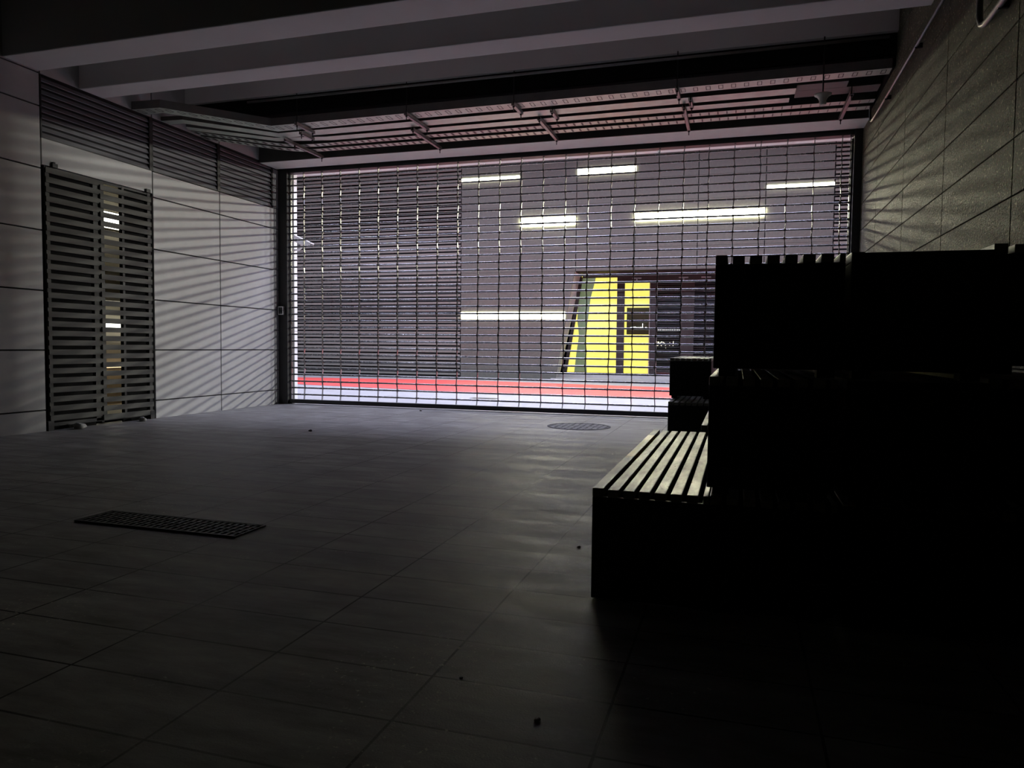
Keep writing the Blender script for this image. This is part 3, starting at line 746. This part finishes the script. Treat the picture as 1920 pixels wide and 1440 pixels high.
for (a0, z0, b0), (a1, z1, b1) in zip(pts, pts[1:]):
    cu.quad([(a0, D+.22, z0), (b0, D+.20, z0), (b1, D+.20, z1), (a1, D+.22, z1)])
dp(cu, 'reflection_sheet', M['reflsheet'], 'grey green sheet standing in for a reflection on the glass')  # added sheet shaped like the reflection at the left of the glass
dp(MB().box(-3.33, -2.63, D+.1, D+.13, 1.42, 2.25), 'reflection_band', M['olive'], 'dark olive band standing in for a reflection on the yellow glass door')  # olive board paints a dark reflection on the door glass
bl = MB()
for x0, x1 in ((-2.385, -1.68), (-1.29, .2)):
    z = .22
    while z < 3.0:
        bl.box(x0, x1, D+.08, D+.085, z, z+.04); z += .08
dp(bl, 'blind', M['blind'], 'dark horizontal blinds behind the right panes')
dp(MB().box(-2.5, XE, D+.3, D+.36, 0, 3.4), 'dark_interior', M['groove'])
# small rows of white letters across the panes and a hand drawn glowing scribble
lt = MB()
random.seed(3)
for x0, x1, z in ((-3.2, -2.68, 1.60), (-2.36, -1.70, 1.555)):
    xx = x0
    while xx < x1:
        w = random.uniform(.02, .05); h = random.uniform(.025, .06)
        lt.box(xx, xx+w, D-.02, D-.013, z, z+h); xx += w+random.uniform(.012, .03)
lt.box(-2.83, -2.815, D-.02, D-.013, 1.6, 1.76)
dp(lt, 'lettering', M['neonw'], 'small white lettering across the glass')
sc = MB()
def sp(px, py): return (-2.47+(px-1128)/6*.0147*1.0, D-.02, 1.13-(py-850)/6*.0155)
for st in ([(1128, 815), (1135, 830), (1150, 870), (1152, 840), (1150, 822), (1185, 830), (1160, 868)],
           [(1185, 820), (1200, 850), (1225, 872)], [(1225, 820), (1200, 850), (1172, 872)],
           [(1215, 828), (1245, 828), (1268, 850), (1272, 870)],
           [(1322, 828), (1326, 834)], [(1320, 862), (1324, 868)], [(1368, 815), (1364, 870)], [(1274, 892), (1278, 898)]):
    sc.tube([sp(*p) for p in st], .008, 6)
dp(sc, 'scribble', M['neon'], 'pale glowing hand drawn scribble')

# ---- security camera and handle on the outer left wall
cm = thing('security_camera', 'white security camera on the outer wall beyond the gate', 'camera', (-7.70, 11.6, 2.9))
cmi = Matrix.Translation((7.70, -11.6, -2.9))
def cp(mb, n, m, **k):
    o = mb.build(n, M[m], parent=cm, **k); o.matrix_parent_inverse = cmi
rot = Matrix.Rotation(math.radians(24), 3, 'Y')
cc = (-7.55, 11.6, 2.9)
cp(MB().box(-7.68, -7.30, 11.55, 11.66, 2.895, 2.91, rot=(cc, rot)).box(-7.68, -7.30, 11.545, 11.555, 2.86, 2.91, rot=(cc, rot)).box(-7.68, -7.30, 11.655, 11.665, 2.86, 2.91, rot=(cc, rot)), 'hood', 'white', bevel=.003)
cp(MB().box(-7.66, -7.38, 11.57, 11.64, 2.80, 2.885, rot=(cc, rot)), 'body', 'white', bevel=.012)
cp(MB().tube([(-7.36, 11.605, 2.80), (-7.385, 11.605, 2.806)], .03, 16), 'lens', 'screen')
cp(MB().tube([(-7.70, 11.6, 2.70), (-7.60, 11.6, 2.70), (-7.55, 11.6, 2.73), (-7.54, 11.6, 2.84)], .018, 10).box(-7.70, -7.68, 11.55, 11.65, 2.65, 2.76), 'bracket', 'white')
hd = thing('door_handle_plate', 'small brass handle plate on the white outer wall beyond the gate', 'handle', (-7.70, 11.3, 1.55))
hdi = Matrix.Translation((7.70, -11.3, -1.55))
o = MB().box(-7.70, -7.68, 11.28, 11.36, 1.46, 1.66).build('plate', M['brass'], hd, bevel=.003); o.matrix_parent_inverse = hdi
o = MB().tube([(-7.68, 11.34, 1.64), (-7.64, 11.34, 1.64), (-7.63, 11.36, 1.64), (-7.63, 11.47, 1.64)], .01, 8).build('lever', M['silver'], hd); o.matrix_parent_inverse = hdi

# ------------------------------------------------------------------ lights
def area(name, loc, target, size, power, col, sy=None):
    l = bpy.data.lights.new(name, 'AREA'); l.energy = power; l.color = col; l.size = size
    if sy: l.shape = 'RECTANGLE'; l.size_y = sy
    o = bpy.data.objects.new(name, l); C.objects.link(o); o.location = loc
    d = Vector(target)-Vector(loc); o.rotation_euler = d.to_track_quat('-Z', 'Y').to_euler(); return o
area('street_lamp_light', (-6.0, 16.0, 8.0), (-6.0, 15.0, 0), 22.0, P_STREET, (.70, .72, 1), 1.4)
area('gate_fill_light', (-3.5, 16.5, 6.9), (-3.5, 8, 0.5), 2.2, P_STREET*.16, (.66, .68, 1), 2.4)  # added unseen fill, brightens the floor inside the gate
area('street_far_light', (24.0, 21.9, 4.86), (24.0, 0, 4.86), 6.0, P_FAR, (1, .99, .93), .26)

w = bpy.data.worlds.new('night'); SC.world = w; w.use_nodes = True
w.node_tree.nodes['Background'].inputs[0].default_value = (.10, .11, .16, 1)
w.node_tree.nodes['Background'].inputs[1].default_value = .01

# ------------------------------------------------------------------ camera
cam = bpy.data.cameras.new('camera'); co = bpy.data.objects.new('camera', cam); C.objects.link(co)
yaw, pit, rol = -.297644, -.0506966, .0106818
fwd = Vector((math.sin(yaw)*math.cos(pit), math.cos(yaw)*math.cos(pit), math.sin(pit)))
right = Vector((math.cos(yaw), -math.sin(yaw), 0)); up = right.cross(fwd)
r2 = right*math.cos(rol)+up*math.sin(rol); u2 = -right*math.sin(rol)+up*math.cos(rol)
co.matrix_world = Matrix(((r2.x, u2.x, -fwd.x, 0), (r2.y, u2.y, -fwd.y, 0), (r2.z, u2.z, -fwd.z, 1.0), (0, 0, 0, 1)))
cam.sensor_fit = 'HORIZONTAL'; cam.sensor_width = 36; cam.lens = 1376.8/1920*36
cam.clip_start = .05; cam.clip_end = 200
SC.camera = co

SC.view_settings.view_transform = 'Standard'; SC.view_settings.look = 'None'
SC.view_settings.gamma = 1; SC.view_settings.exposure = 0; SC.view_settings.use_curve_mapping = False
SC.cycles.max_bounces = 8; SC.cycles.diffuse_bounces = 5; SC.cycles.glossy_bounces = 4
SC.cycles.sample_clamp_indirect = 6
